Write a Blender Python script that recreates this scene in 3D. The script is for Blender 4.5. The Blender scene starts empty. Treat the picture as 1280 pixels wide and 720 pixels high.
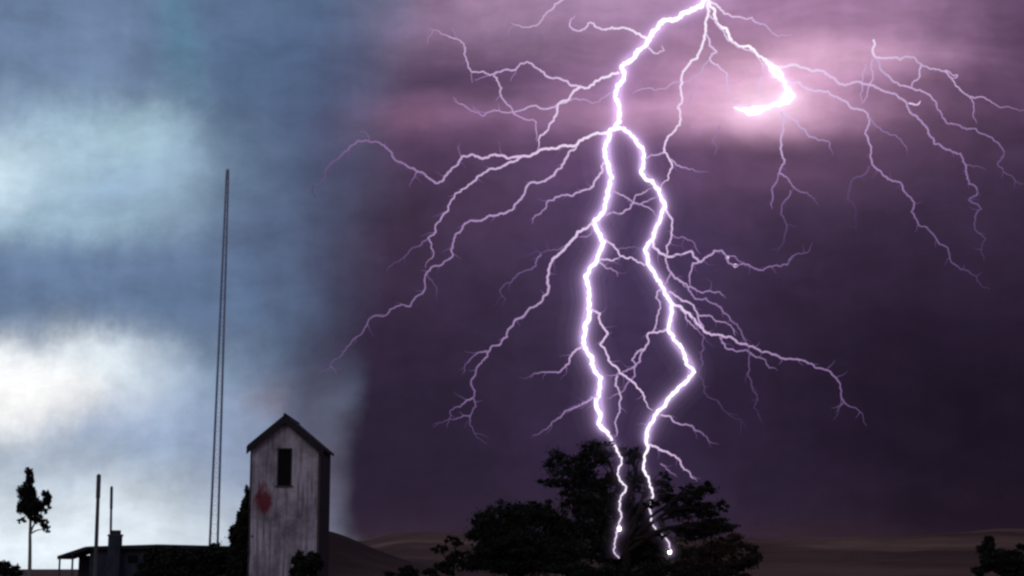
import bpy, math, random
import numpy as np
from mathutils import Matrix, Vector

# ------------------------------------------------------------------ camera
SC = bpy.context.scene
COL = SC.collection
F = 2000.0                      # focal length in photograph pixels (1280 wide)
CAMZ = 2.2
PITCH = math.atan(351 / F)      # horizon lies low in the picture
cam = bpy.data.cameras.new('camera')
cam.sensor_width = 36.0
cam.lens = 36.0 * F / 1280.0
cam.clip_start, cam.clip_end = 0.1, 20000
camo = bpy.data.objects.new('camera', cam)
camo.location = (0, 0, CAMZ)
camo.rotation_euler = (math.pi / 2 + PITCH, 0, 0)
COL.objects.link(camo)
SC.camera = camo


def uv(px, py):
    """direction of a photograph point as (x/y, z/y)"""
    a, b = (px - 640) / F, (360 - py) / F
    y = math.cos(PITCH) - b * math.sin(PITCH)
    return a / y, (math.sin(PITCH) + b * math.cos(PITCH)) / y


def at(px, py, Y):
    u, v = uv(px, py)
    return Vector((u * Y, Y, CAMZ + v * Y))


def lin(c):
    return tuple((x / 255 / 12.92) if x <= 10 else ((x / 255 + 0.055) / 1.055) ** 2.4 for x in c)


SC.view_settings.view_transform = 'Standard'
SC.view_settings.look = 'None'
SC.view_settings.exposure = 0.0
SC.view_settings.gamma = 1.0
SC.cycles.use_denoising = True
SC.cycles.filter_width = 2.5
SC.cycles.transparent_max_bounces = 48
SC.cycles.max_bounces = 6
SC.cycles.volume_bounces = 0

# ------------------------------------------------------------------ sky
SUN_EL, SUN_AZ = math.radians(32), math.radians(205)
W = bpy.data.worlds.new('World')
SC.world = W
W.use_nodes = True
nt = W.node_tree
nt.nodes.clear()


def N(t, **kw):
    n = nt.nodes.new(t)
    for k, v in kw.items():
        setattr(n, k, v)
    return n


def put(sock, v):
    if isinstance(v, (int, float)):
        sock.default_value = v
    elif isinstance(v, (tuple, list)):
        sock.default_value = v
    else:
        nt.links.new(v, sock)


def M(op, a, b=None, c=None, clamp=False):
    n = N('ShaderNodeMath', operation=op, use_clamp=clamp)
    put(n.inputs[0], a)
    if b is not None:
        put(n.inputs[1], b)
    if c is not None:
        put(n.inputs[2], c)
    return n.outputs[0]


def V(op, a, b=None, c=None):
    n = N('ShaderNodeVectorMath', operation=op)
    put(n.inputs[0], a)
    if b is not None:
        put(n.inputs[1], b)
    if c is not None:
        put(n.inputs[2], c)
    return n.outputs['Value'] if op in ('DOT_PRODUCT', 'LENGTH') else n.outputs[0]


def mixc(f, a, b, mode='MIX'):
    n = N('ShaderNodeMix', data_type='RGBA', blend_type=mode)
    put(n.inputs['Factor'], f)
    put(n.inputs['A'], a if not isinstance(a, tuple) else (*a, 1))
    put(n.inputs['B'], b if not isinstance(b, tuple) else (*b, 1))
    return n.outputs['Result']


def smooth(v, lo, hi, a=0.0, b=1.0):
    n = N('ShaderNodeMapRange', interpolation_type='SMOOTHSTEP')
    put(n.inputs[0], v)
    n.inputs[1].default_value, n.inputs[2].default_value = lo, hi
    n.inputs[3].default_value, n.inputs[4].default_value = a, b
    return n.outputs[0]


def noise(vec, scale, detail=4, rough=0.55, out='Fac'):
    n = N('ShaderNodeTexNoise')
    put(n.inputs['Vector'], vec)
    n.inputs['Scale'].default_value = scale
    n.inputs['Detail'].default_value = detail
    n.inputs['Roughness'].default_value = rough
    return n.outputs[out]


tc = N('ShaderNodeTexCoord').outputs['Generated']
sep = N('ShaderNodeSeparateXYZ')
put(sep.inputs[0], tc)
yy = M('MAXIMUM', sep.outputs[1], 0.08)
u = M('DIVIDE', sep.outputs[0], yy)
v = M('DIVIDE', sep.outputs[2], yy)
cmb = N('ShaderNodeCombineXYZ')
put(cmb.inputs[0], u)
put(cmb.inputs[1], v)
P0 = cmb.outputs[0]
# cloud turbulence: push the layers about so that no edge is a clean ellipse
w1 = V('SUBTRACT', noise(P0, 9.0, 3, 0.5, 'Color'), (0.5, 0.5, 0.5))
w2 = V('SUBTRACT', noise(P0, 34.0, 4, 0.6, 'Color'), (0.5, 0.5, 0.5))
PW = V('MULTIPLY_ADD', w1, (0.07, 0.03, 0.0), P0)
PW = V('MULTIPLY_ADD', w2, (0.016, 0.006, 0.0), PW)


def cloud(base, px, py, sx, sy, col, alpha, src=None):
    """one bank of cloud: soft, warped, laid over the others"""
    cu, cv = uv(px, py)
    iu, iv = F / sx, F / sy
    d = V('MULTIPLY_ADD', src or PW, (iu, iv, 0.0), (-cu * iu, -cv * iv, 0.0))
    q = V('DOT_PRODUCT', d, d)
    g = M('POWER', 0.36788, q)
    return mixc(M('MULTIPLY', g, alpha), base, lin(col))


# night side of the storm, lit violet by the flashes
nightc = lin((48, 35, 60))
R = mixc(0.0, nightc, nightc)
for a in [
    (660, 190, 400, 200, (88, 63, 98), .85),
    (1120, 250, 260, 120, (62, 45, 72), .7),
    (760, -30, 350, 115, (182, 145, 184), .95),
    (1040, 20, 220, 70, (174, 130, 172), .8),
    (1280, 70, 130, 120, (92, 64, 96), .85),
    (610, 92, 130, 26, (96, 68, 104), .8),
    (470, 100, 120, 28, (82, 66, 94), .85),
    (540, 148, 95, 32, (134, 95, 128), .8),
    (660, 165, 90, 40, (112, 79, 114), .6),
    (830, 120, 130, 60, (140, 100, 146), .55),
    (790, 370, 120, 230, (80, 60, 104), .6),
    (470, 290, 110, 100, (62, 46, 68), .75),
    (600, 430, 160, 130, (54, 41, 67), .8),
    (1180, 480, 340, 180, (34, 24, 43), .88),
    (1260, 570, 240, 130, (27, 18, 33), .9),
    (500, 560, 150, 140, (41, 31, 52), .97),
    (690, 640, 420, 40, (46, 35, 53), .7),
    (520, 672, 180, 18, (54, 40, 50), .6),
    (1010, 672, 200, 20, (54, 37, 46), .7),
    (1230, 650, 160, 45, (31, 20, 30), .7),
    # cloud lit from inside by the flash
    (955, 105, 200, 90, (182, 130, 174), .8),
    (870, 138, 150, 26, (206, 154, 192), .8),
    (1010, 70, 130, 28, (224, 174, 208), .8),
    (962, 114, 95, 56, (226, 172, 206), .9),
    (960, 124, 44, 26, (250, 216, 234), .6),
    (850, 200, 170, 28, (92, 64, 102), .7),
    (1010, 185, 120, 26, (72, 50, 80), .6),
]:
    R = cloud(R, *a)
# broken daylight on the other side
US = V('MULTIPLY', V('MULTIPLY_ADD', w1, (0.05, 0.035, 0.0), P0), (1.0, 4.2, 1.0))
tilt = N('ShaderNodeVectorRotate', rotation_type='Z_AXIS')
put(tilt.inputs['Vector'], US)
tilt.inputs['Angle'].default_value = -0.35
tl = tilt.outputs[0]
streak = noise(tl, 6.5, 4, 0.55)
hi_ = smooth(v, uv(640, 330)[1], uv(640, 60)[1], 0.0, 1.0)
R = mixc(hi_, R, V('SCALE', R))
R.node.inputs['B'].links[0].from_node.inputs['Scale'].default_value = 1.0
put(R.node.inputs['B'].links[0].from_node.inputs['Scale'], smooth(streak, 0.28, 0.72, 0.78, 1.20))
hs = N('ShaderNodeHueSaturation')
hs.inputs['Saturation'].default_value = 0.94
put(hs.inputs['Color'], R)
R = hs.outputs[0]
sky = N('ShaderNodeTexSky', sky_type='NISHITA')
sky.sun_disc = False
sky.sun_elevation = SUN_EL
sky.sun_rotation = SUN_AZ
skyc = V('SCALE', sky.outputs[0])
skyc.node.inputs['Scale'].default_value = 0.06
w3 = V('SUBTRACT', noise(V('MULTIPLY', P0, (1.0, 0.7, 1.0)), 26.0, 6, 0.65, 'Color'), (0.5, 0.5, 0.5))
PL = V('MULTIPLY_ADD', w3, (0.022, 0.038, 0.0), PW)
L = mixc(0.92, skyc, lin((98, 119, 148)))
for a in [
    (110, 50, 220, 90, (112, 132, 165), .9),
    (330, 90, 120, 150, (80, 101, 134), .85),
    (232, 30, 36, 90, (88, 130, 152), .6),
    (95, 215, 185, 84, (164, 192, 212), .98),
    (60, 190, 110, 50, (178, 206, 224), .8),
    (0, 215, 50, 60, (206, 226, 240), .85),
    (165, 165, 60, 34, (170, 200, 214), .7),
    (150, 235, 36, 30, (146, 172, 204), .6),
    (110, 270, 130, 30, (160, 188, 208), .7),
    (325, 320, 90, 190, (84, 100, 131), .9),
    (100, 345, 250, 40, (106, 128, 162), .92),
    (200, 385, 230, 30, (98, 119, 152), .75),
    (50, 690, 330, 124, (234, 244, 252), .98),
    (190, 530, 190, 44, (150, 170, 202), .92),
    (230, 470, 80, 40, (140, 166, 196), .7),
    (310, 570, 60, 70, (150, 164, 194), .7),
    (0, 482, 150, 50, (255, 255, 255), 1.0),
    (115, 458, 85, 34, (228, 240, 249), .9),
    (0, 490, 85, 42, (255, 255, 255), 1.0),
    (348, 500, 40, 22, (152, 149, 168), .75),
    (415, 400, 75, 200, (66, 73, 98), .85),
    (430, 590, 60, 100, (88, 85, 104), .95),
    (400, 490, 50, 50, (84, 84, 106), .6),
    (420, 120, 60, 150, (74, 84, 118), .6),
]:
    L = cloud(L, *a, src=PL)
# where the two meet: a ragged curtain of cloud
us = N('ShaderNodeSeparateXYZ')
put(us.inputs[0], PW)
lean = M('MULTIPLY_ADD', M('SUBTRACT', us.outputs[1], uv(640, 300)[1]), -0.17, us.outputs[0])
soft = smooth(lean, uv(335, 300)[0], uv(498, 300)[0])
hard = smooth(us.outputs[0], uv(422, 560)[0], uv(470, 560)[0])
low = smooth(us.outputs[1], uv(640, 430)[1], uv(640, 520)[1])
lowf = low
nf = N('ShaderNodeMix', data_type='FLOAT')
put(nf.inputs['Factor'], lowf)
put(nf.inputs['A'], soft)
put(nf.inputs['B'], hard)
edge = nf.outputs['Result']
S = mixc(edge, L, R)
# fine cloud texture
PS = V('MULTIPLY', PW, (1.0, 1.7, 1.0))
t1 = noise(PS, 19.0, 7, 0.62)
t2 = noise(V('MULTIPLY', P0, (1.0, 0.16, 1.0)), 60.0, 3, 0.5)
tex = M('MULTIPLY', smooth(t1, 0.28, 0.72, 0.86, 1.13), smooth(t2, 0.3, 0.7, 0.965, 1.035))
S = V('SCALE', S)
put(S.node.inputs['Scale'], tex)
# rest of the sky, behind the viewer and overhead: dull storm light
front = smooth(sep.outputs[1], 0.05, 0.45)
rear = mixc(smooth(sep.outputs[2], 0.0, 0.7), lin((112, 104, 124)), lin((96, 92, 112)))
S = mixc(front, rear, S)
bg = N('ShaderNodeBackground')
put(bg.inputs[0], S)
bg.inputs[1].default_value = 1.0
out = N('ShaderNodeOutputWorld')
nt.links.new(bg.outputs[0], out.inputs[0])

# one weak veiled sun behind the viewer
sl = bpy.data.lights.new('sun', 'SUN')
sl.energy = 0.18
sl.angle = math.radians(25)
sl.color = (1.0, 0.95, 0.9)
so = bpy.data.objects.new('sun', sl)
d = Vector((math.sin(SUN_AZ) * math.cos(SUN_EL), math.cos(SUN_AZ) * math.cos(SUN_EL), math.sin(SUN_EL)))
so.rotation_euler = d.to_track_quat('Z', 'Y').to_euler()
so.location = (0, -40, 60)
COL.objects.link(so)

# ------------------------------------------------------------------ helpers
rnd = random.Random(7)
rng = np.random.default_rng(11)


class MB:
    """collects shapes for one mesh"""
    def __init__(s):
        s.v, s.f = [], []

    def add(s, vs, fs):
        o = len(s.v)
        s.v += [tuple(p) for p in vs]
        s.f += [tuple(i + o for i in f) for f in fs]
        return s

    def box(s, x0, y0, z0, x1, y1, z1):
        vs = [(x, y, z) for z in (z0, z1) for y in (y0, y1) for x in (x0, x1)]
        return s.add(vs, [(0, 2, 3, 1), (4, 5, 7, 6), (0, 1, 5, 4), (2, 6, 7, 3), (0, 4, 6, 2), (1, 3, 7, 5)])

    def prism(s, poly, y0, y1):
        """outline in x,z pushed along y"""
        n = len(poly)
        vs = [(x, y0, z) for x, z in poly] + [(x, y1, z) for x, z in poly]
        fs = [tuple(range(n)), tuple(range(2 * n - 1, n - 1, -1))]
        fs += [(i, i + n, (i + 1) % n + n, (i + 1) % n) for i in range(n)]
        return s.add(vs, fs)

    def tube(s, pts, rad, sides=6):
        pts = [Vector(p) for p in pts]
        n = len(pts)
        if n < 2:
            return s
        ref = None
        vs = []
        for i, p in enumerate(pts):
            t = (pts[min(i + 1, n - 1)] - pts[max(i - 1, 0)]).normalized()
            if ref is None:
                a = Vector((0, 1, 0)) if abs(t.y) < 0.9 else Vector((1, 0, 0))
                ref = (a - t * a.dot(t)).normalized()
            else:
                ref = (ref - t * ref.dot(t))
                ref = ref.normalized() if ref.length > 1e-6 else t.orthogonal().normalized()
            b = t.cross(ref)
            r = rad[i] if hasattr(rad, '__len__') else rad
            for k in range(sides):
                a = 2 * math.pi * k / sides
                vs.append(p + (ref * math.cos(a) + b * math.sin(a)) * r)
        fs = []
        for i in range(n - 1):
            for k in range(sides):
                k2 = (k + 1) % sides
                fs.append((i * sides + k, i * sides + k2, (i + 1) * sides + k2, (i + 1) * sides + k))
        fs.append(tuple(range(sides - 1, -1, -1)))
        fs.append(tuple((n - 1) * sides + k for k in range(sides)))
        return s.add(vs, fs)

    def build(s, name, mat, parent=None, smooth_=False):
        me = bpy.data.meshes.new(name)
        me.from_pydata(s.v, [], s.f)
        if smooth_:
            me.polygons.foreach_set('use_smooth', [True] * len(me.polygons))
        me.materials.append(mat)
        me.update()
        return link(name, me, parent)


def link(name, me, parent=None):
    o = bpy.data.objects.new(name, me)
    COL.objects.link(o)
    if parent is not None:
        o.parent = parent
        o.matrix_parent_inverse = world_inv(parent)
    return o


def world_inv(o):
    """all shapes are built in place: cancel the thing's own offset"""
    return Matrix.Identity(4) if o.parent is not None else Matrix.Translation(o.location).inverted()


def tag(o, label=None, cat=None, group=None, kind=None):
    for k, x in (('label', label), ('category', cat), ('group', group), ('kind', kind)):
        if x:
            o[k] = x
    return o


def empty(name, loc, label, cat, group=None):
    o = bpy.data.objects.new(name, None)
    o.location = loc
    o.empty_display_size = 0.5
    COL.objects.link(o)
    return tag(o, label, cat, group)


def material(name, col, rough=0.8, var=0.25, scale=3.0, bump=0.0, col2=None, stretch=(1, 1, 1), detail=6):
    m = bpy.data.materials.new(name)
    m.use_nodes = True
    t = m.node_tree
    b = t.nodes['Principled BSDF']
    b.inputs['Roughness'].default_value = rough
    if 'Specular IOR Level' in b.inputs:
        b.inputs['Specular IOR Level'].default_value = 0.25
    c = t.nodes.new('ShaderNodeTexCoord')
    mp = t.nodes.new('ShaderNodeMapping')
    mp.inputs['Scale'].default_value = stretch
    t.links.new(c.outputs['Object'], mp.inputs[0])
    n = t.nodes.new('ShaderNodeTexNoise')
    n.inputs['Scale'].default_value = scale
    n.inputs['Detail'].default_value = detail
    n.inputs['Roughness'].default_value = 0.62
    t.links.new(mp.outputs[0], n.inputs['Vector'])
    r = t.nodes.new('ShaderNodeValToRGB')
    r.color_ramp.elements[0].position = 0.32
    r.color_ramp.elements[1].position = 0.68
    lo = col2 or tuple(x * (1 - var) for x in col)
    hi = tuple(min(1, x * (1 + var)) for x in col)
    r.color_ramp.elements[0].color = (*lo, 1)
    r.color_ramp.elements[1].color = (*hi, 1)
    t.links.new(n.outputs['Fac'], r.inputs[0])
    t.links.new(r.outputs[0], b.inputs['Base Color'])
    if bump:
        bp = t.nodes.new('ShaderNodeBump')
        bp.inputs['Strength'].default_value = bump
        bp.inputs['Distance'].default_value = 0.05
        t.links.new(n.outputs['Fac'], bp.inputs['Height'])
        t.links.new(bp.outputs[0], b.inputs['Normal'])
    return m


M_LEAF = material('leaf', (0.020, 0.026, 0.016), 0.7, 0.4, 1.5)
M_LEAF_DRY = material('dry_leaf', (0.050, 0.034, 0.026), 0.8, 0.4, 1.5)
M_BARK = material('bark', (0.022, 0.018, 0.017), 0.9, 0.3, 4, 0.4, stretch=(1, 1, .3))
M_PALEBARK = material('pale_bark', (0.30, 0.29, 0.28), 0.9, 0.3, 3, 0.3)
M_STEEL = material('galvanised_steel', (0.36, 0.42, 0.54), 0.6, 0.2, 1)
M_POLE = material('weathered_pole_wood', (0.13, 0.13, 0.14), 0.9, 0.3, 4, 0.3, stretch=(1, 1, .15))
M_ROOF = material('dark_roof_sheet', (0.035, 0.035, 0.042), 0.8, 0.35, 2, 0.2)
M_SHADED_DARKWALL = material('dark_shaded_wall', (0.055, 0.048, 0.055), 0.9, 0.3, 2.5, 0.3, stretch=(3, 3, .3))  # dark tone also paints the shade of the tower's side walls
M_SHEDWALL = material('slate_wall', (0.05, 0.062, 0.085), 0.9, 0.3, 1.5, 0.2)
M_HOLE = material('unlit_opening', (0.008, 0.007, 0.010), 0.9, 0.2, 2)  # near black stands in for the shade inside openings
M_TRIM = material('weathered_trim', (0.10, 0.09, 0.10), 0.9, 0.3, 3)
M_RED = material('faded_red_paint', (0.17, 0.016, 0.020), 0.8, 0.45, 1.6, col2=(0.075, 0.012, 0.018))


def wall_material():
    """whitewashed boards, stained and streaked"""
    m = bpy.data.materials.new('stained_whitewash')
    m.use_nodes = True
    t = m.node_tree
    b = t.nodes['Principled BSDF']
    b.inputs['Roughness'].default_value = 0.9
    c = t.nodes.new('ShaderNodeTexCoord')

    def nz(stretch, scale, lo, hi, detail=5):
        mp = t.nodes.new('ShaderNodeMapping')
        mp.inputs['Scale'].default_value = stretch
        t.links.new(c.outputs['Object'], mp.inputs[0])
        n = t.nodes.new('ShaderNodeTexNoise')
        n.inputs['Scale'].default_value = scale
        n.inputs['Detail'].default_value = detail
        n.inputs['Roughness'].default_value = 0.65
        t.links.new(mp.outputs[0], n.inputs['Vector'])
        r = t.nodes.new('ShaderNodeMapRange')
        r.inputs[1].default_value, r.inputs[2].default_value = lo, hi
        t.links.new(n.outputs['Fac'], r.inputs[0])
        return r.outputs[0]

    def mx(f, a, bb):
        n = t.nodes.new('ShaderNodeMix')
        n.data_type = 'RGBA'
        t.links.new(f, n.inputs['Factor'])
        for s_, x in (('A', a), ('B', bb)):
            if isinstance(x, tuple):
                n.inputs[s_].default_value = (*x, 1)
            else:
                t.links.new(x, n.inputs[s_])
        return n.outputs['Result']
    cA = mx(nz((1, 1, .8), 0.55, .36, .62), (0.22, 0.205, 0.24), (0.74, 0.73, 0.80))
    cB = mx(nz((5, 5, .25), 1.0, .47, .68), cA, (0.17, 0.155, 0.18))
    cC = mx(nz((1, 1, 1), 2.6, .60, .74), cB, (0.16, 0.09, 0.10))
    # board joints
    wv = t.nodes.new('ShaderNodeTexWave')
    wv.wave_type, wv.bands_direction, wv.wave_profile = 'BANDS', 'X', 'SAW'
    wv.inputs['Scale'].default_value = 1.1
    wv.inputs['Distortion'].default_value = 0.3
    t.links.new(c.outputs['Object'], wv.inputs['Vector'])
    r = t.nodes.new('ShaderNodeMapRange')
    r.inputs[1].default_value, r.inputs[2].default_value = 0.0, 0.12
    r.inputs[3].default_value, r.inputs[4].default_value = 0.32, 0.0
    t.links.new(wv.outputs['Fac'], r.inputs[0])
    cD = mx(r.outputs[0], cC, (0.08, 0.07, 0.08))
    # old red paint, worn away toward its edge (wall-local metres)
    def mth(op, a_, b_=None):
        n = t.nodes.new('ShaderNodeMath')
        n.operation = op
        n.use_clamp = op == 'MULTIPLY_ADD'
        for i_, x in enumerate((a_, b_)):
            if x is None:
                continue
            if isinstance(x, (int, float)):
                n.inputs[i_].default_value = x
            else:
                t.links.new(x, n.inputs[i_])
        return n.outputs[0]
    mp = t.nodes.new('ShaderNodeMapping')
    mp.vector_type = 'POINT'
    mp.inputs['Scale'].default_value = (1.75, 0, 1.02)
    mp.inputs['Location'].default_value = (-RED_AT[0] * 1.75, 0, -RED_AT[1] * 1.02)
    t.links.new(c.outputs['Object'], mp.inputs[0])
    ln = t.nodes.new('ShaderNodeVectorMath')
    ln.operation = 'LENGTH'
    t.links.new(mp.outputs[0], ln.inputs[0])
    wob = nz((1, 1, .6), 1.8, .25, .75)
    dist = mth('ADD', ln.outputs['Value'], mth('MULTIPLY', mth('SUBTRACT', wob, .5), .9))
    rr = t.nodes.new('ShaderNodeMapRange')
    rr.interpolation_type = 'SMOOTHSTEP'
    rr.inputs[1].default_value, rr.inputs[2].default_value = .50, 1.25
    rr.inputs[3].default_value, rr.inputs[4].default_value = .95, 0.0
    t.links.new(dist, rr.inputs[0])
    cE = mx(rr.outputs[0], cD, (0.22, 0.022, 0.034))
    t.links.new(cE, b.inputs['Base Color'])
    return m


RED_AT = (at(329, 625, 105.0).x, at(329, 625, 105.0).z)
M_WALL = wall_material()

# ------------------------------------------------------------------ terrain


def sst(a, b, x):
    t = np.clip((x - a) / (b - a), 0, 1)
    return t * t * (3 - 2 * t)


def build_ground():
    th = np.concatenate([np.linspace(-math.pi, -0.5, 30, endpoint=False), np.linspace(-0.5, 0.5, 260),
                         np.linspace(0.5, math.pi, 30)[1:]])[:-1]
    r = np.concatenate([[0.0], np.geomspace(1.5, 9000, 150)])
    TH, RR = np.meshgrid(th, r)
    X, Y = RR * np.sin(TH), RR * np.cos(TH)
    px = 640 + np.where(np.abs(TH) < 1.2, np.tan(np.clip(TH, -1.2, 1.2)), 3 * np.sign(TH)) * F * 0.985
    # skyline of the far plain, in photograph rows above the true horizon
    sk = np.interp(px, [-4000, 300, 430, 520, 700, 960, 1130, 1280, 3000], [0, 0, 30, 42, 38, 36, 42, 46, 50])
    sk = sk + 1.2 * np.sin(px / 37.0) + 0.8 * np.sin(px / 13.0 + 1)
    sk = np.where(px < 330, 0, sk)
    s_ = sst(math.log(190), math.log(1900), np.log(np.maximum(RR, 1)))
    und = 0.06 * np.sin(np.log(np.maximum(RR, 1)) * 9 + px / 160.0) * sst(200, 500, RR) * (RR < 1900)
    s_ = s_ + und
    Z = np.where(sk > 0, s_ * (CAMZ + sk / F * RR), 0)
    Z = np.where(RR > 1900, Z * np.exp(-(RR - 1900) / 2500), Z)
    # dark hillock beyond the tower
    hx = (px - 395) / np.where(px < 395, 54.0, 105.0)
    hill = np.exp(-np.where(hx < 0, (hx * 1.2) ** 2, hx ** 2)) * np.exp(-((np.log(np.maximum(RR, 1)) - math.log(330)) / 0.16) ** 2)
    Z = Z + hill * (330 * 57 / F)
    Z = Z + 0.12 * np.sin(X * 0.21 + 1.3) * np.sin(Y * 0.17) * sst(5, 30, RR)
    nr, ntn = TH.shape
    vs = np.stack([X, Y, Z], -1).reshape(-1, 3)
    fs = []
    for i in range(nr - 1):
        for j in range(ntn):
            a, b_ = i * ntn + j, i * ntn + (j + 1) % ntn
            fs.append((a, a + ntn, b_ + ntn, b_))
    me = bpy.data.meshes.new('ground')
    me.from_pydata(vs.tolist(), [], fs)
    me.polygons.foreach_set('use_smooth', [True] * len(me.polygons))
    m = bpy.data.materials.new('dry_plain')
    m.use_nodes = True
    t = m.node_tree
    b = t.nodes['Principled BSDF']
    b.inputs['Roughness'].default_value = 0.95
    b.inputs['Specular IOR Level'].default_value = 0.1
    c = t.nodes.new('ShaderNodeTexCoord')

    def nz(stretch, scale, lo, hi):
        mp = t.nodes.new('ShaderNodeMapping')
        mp.inputs['Scale'].default_value = stretch
        mp.inputs['Rotation'].default_value = (0, 0, 0.25)
        t.links.new(c.outputs['Object'], mp.inputs[0])
        n = t.nodes.new('ShaderNodeTexNoise')
        n.inputs['Scale'].default_value = scale
        n.inputs['Detail'].default_value = 6
        n.inputs['Roughness'].default_value = 0.6
        t.links.new(mp.outputs[0], n.inputs['Vector'])
        r_ = t.nodes.new('ShaderNodeMapRange')
        r_.inputs[1].default_value, r_.inputs[2].default_value = lo, hi
        t.links.new(n.outputs['Fac'], r_.inputs[0])
        return r_.outputs[0]

    def mx(f, a, bb):
        n = t.nodes.new('ShaderNodeMix')
        n.data_type = 'RGBA'
        t.links.new(f, n.inputs['Factor'])
        for s2, x in (('A', a), ('B', bb)):
            if isinstance(x, tuple):
                n.inputs[s2].default_value = (*x, 1)
            else:
                t.links.new(x, n.inputs[s2])
        return n.outputs['Result']
    c1 = mx(nz((1, .25, 1), 0.010, .40, .60), (0.095, 0.050, 0.040), (0.21, 0.120, 0.090))
    c2 = mx(nz((.35, .10, 1), 0.03, .56, .66), c1, (0.36, 0.23, 0.16))
    c3 = mx(nz((1, 1, 1), 0.06, .58, .70), c2, (0.045, 0.035, 0.026))
    c4 = mx(nz((1, 1, 1), 1.2, .45, .60), c3, c1)
    # dark scrub covering the hillock beyond the tower
    hc = at(395, 690, 330)
    mp = t.nodes.new('ShaderNodeMapping')
    mp.inputs['Scale'].default_value = (1 / 30, 1 / 170, 0)
    mp.inputs['Location'].default_value = (-hc.x / 30, -330 / 170, 0)
    t.links.new(c.outputs['Object'], mp.inputs[0])
    ln = t.nodes.new('ShaderNodeVectorMath')
    ln.operation = 'LENGTH'
    t.links.new(mp.outputs[0], ln.inputs[0])
    ad = t.nodes.new('ShaderNodeMath')
    ad.operation = 'MULTIPLY_ADD'
    t.links.new(nz((1, 1, 1), 0.12, .3, .7), ad.inputs[0])
    ad.inputs[1].default_value = .5
    t.links.new(ln.outputs['Value'], ad.inputs[2])
    rr = t.nodes.new('ShaderNodeMapRange')
    rr.inputs[1].default_value, rr.inputs[2].default_value = .7, 1.6
    rr.inputs[3].default_value, rr.inputs[4].default_value = 1.0, 0.0
    t.links.new(ad.outputs[0], rr.inputs[0])
    c5 = mx(rr.outputs[0], c4, (0.048, 0.026, 0.023))
    t.links.new(c5, b.inputs['Base Color'])
    me.materials.append(m)
    o = link('ground', me)
    tag(o, 'dim brown plain rising gently to low hills under the storm', 'ground', kind='structure')
    return vs, (th, r, Z)


GV, (GTH, GR, GZ) = build_ground()


def gz(x, y):
    th, r = math.atan2(x, y), math.hypot(x, y)
    j = int(np.clip(np.searchsorted(GTH, th), 1, len(GTH) - 1))
    i = int(np.clip(np.searchsorted(GR, r), 1, len(GR) - 1))
    fj = (th - GTH[j - 1]) / (GTH[j] - GTH[j - 1])
    fi = (r - GR[i - 1]) / (GR[i] - GR[i - 1])
    a = GZ[i - 1, j - 1] * (1 - fj) + GZ[i - 1, j] * fj
    b = GZ[i, j - 1] * (1 - fj) + GZ[i, j] * fj
    return a * (1 - fi) + b * fi


# ------------------------------------------------------------------ tower house
HY = 105.0


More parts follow.
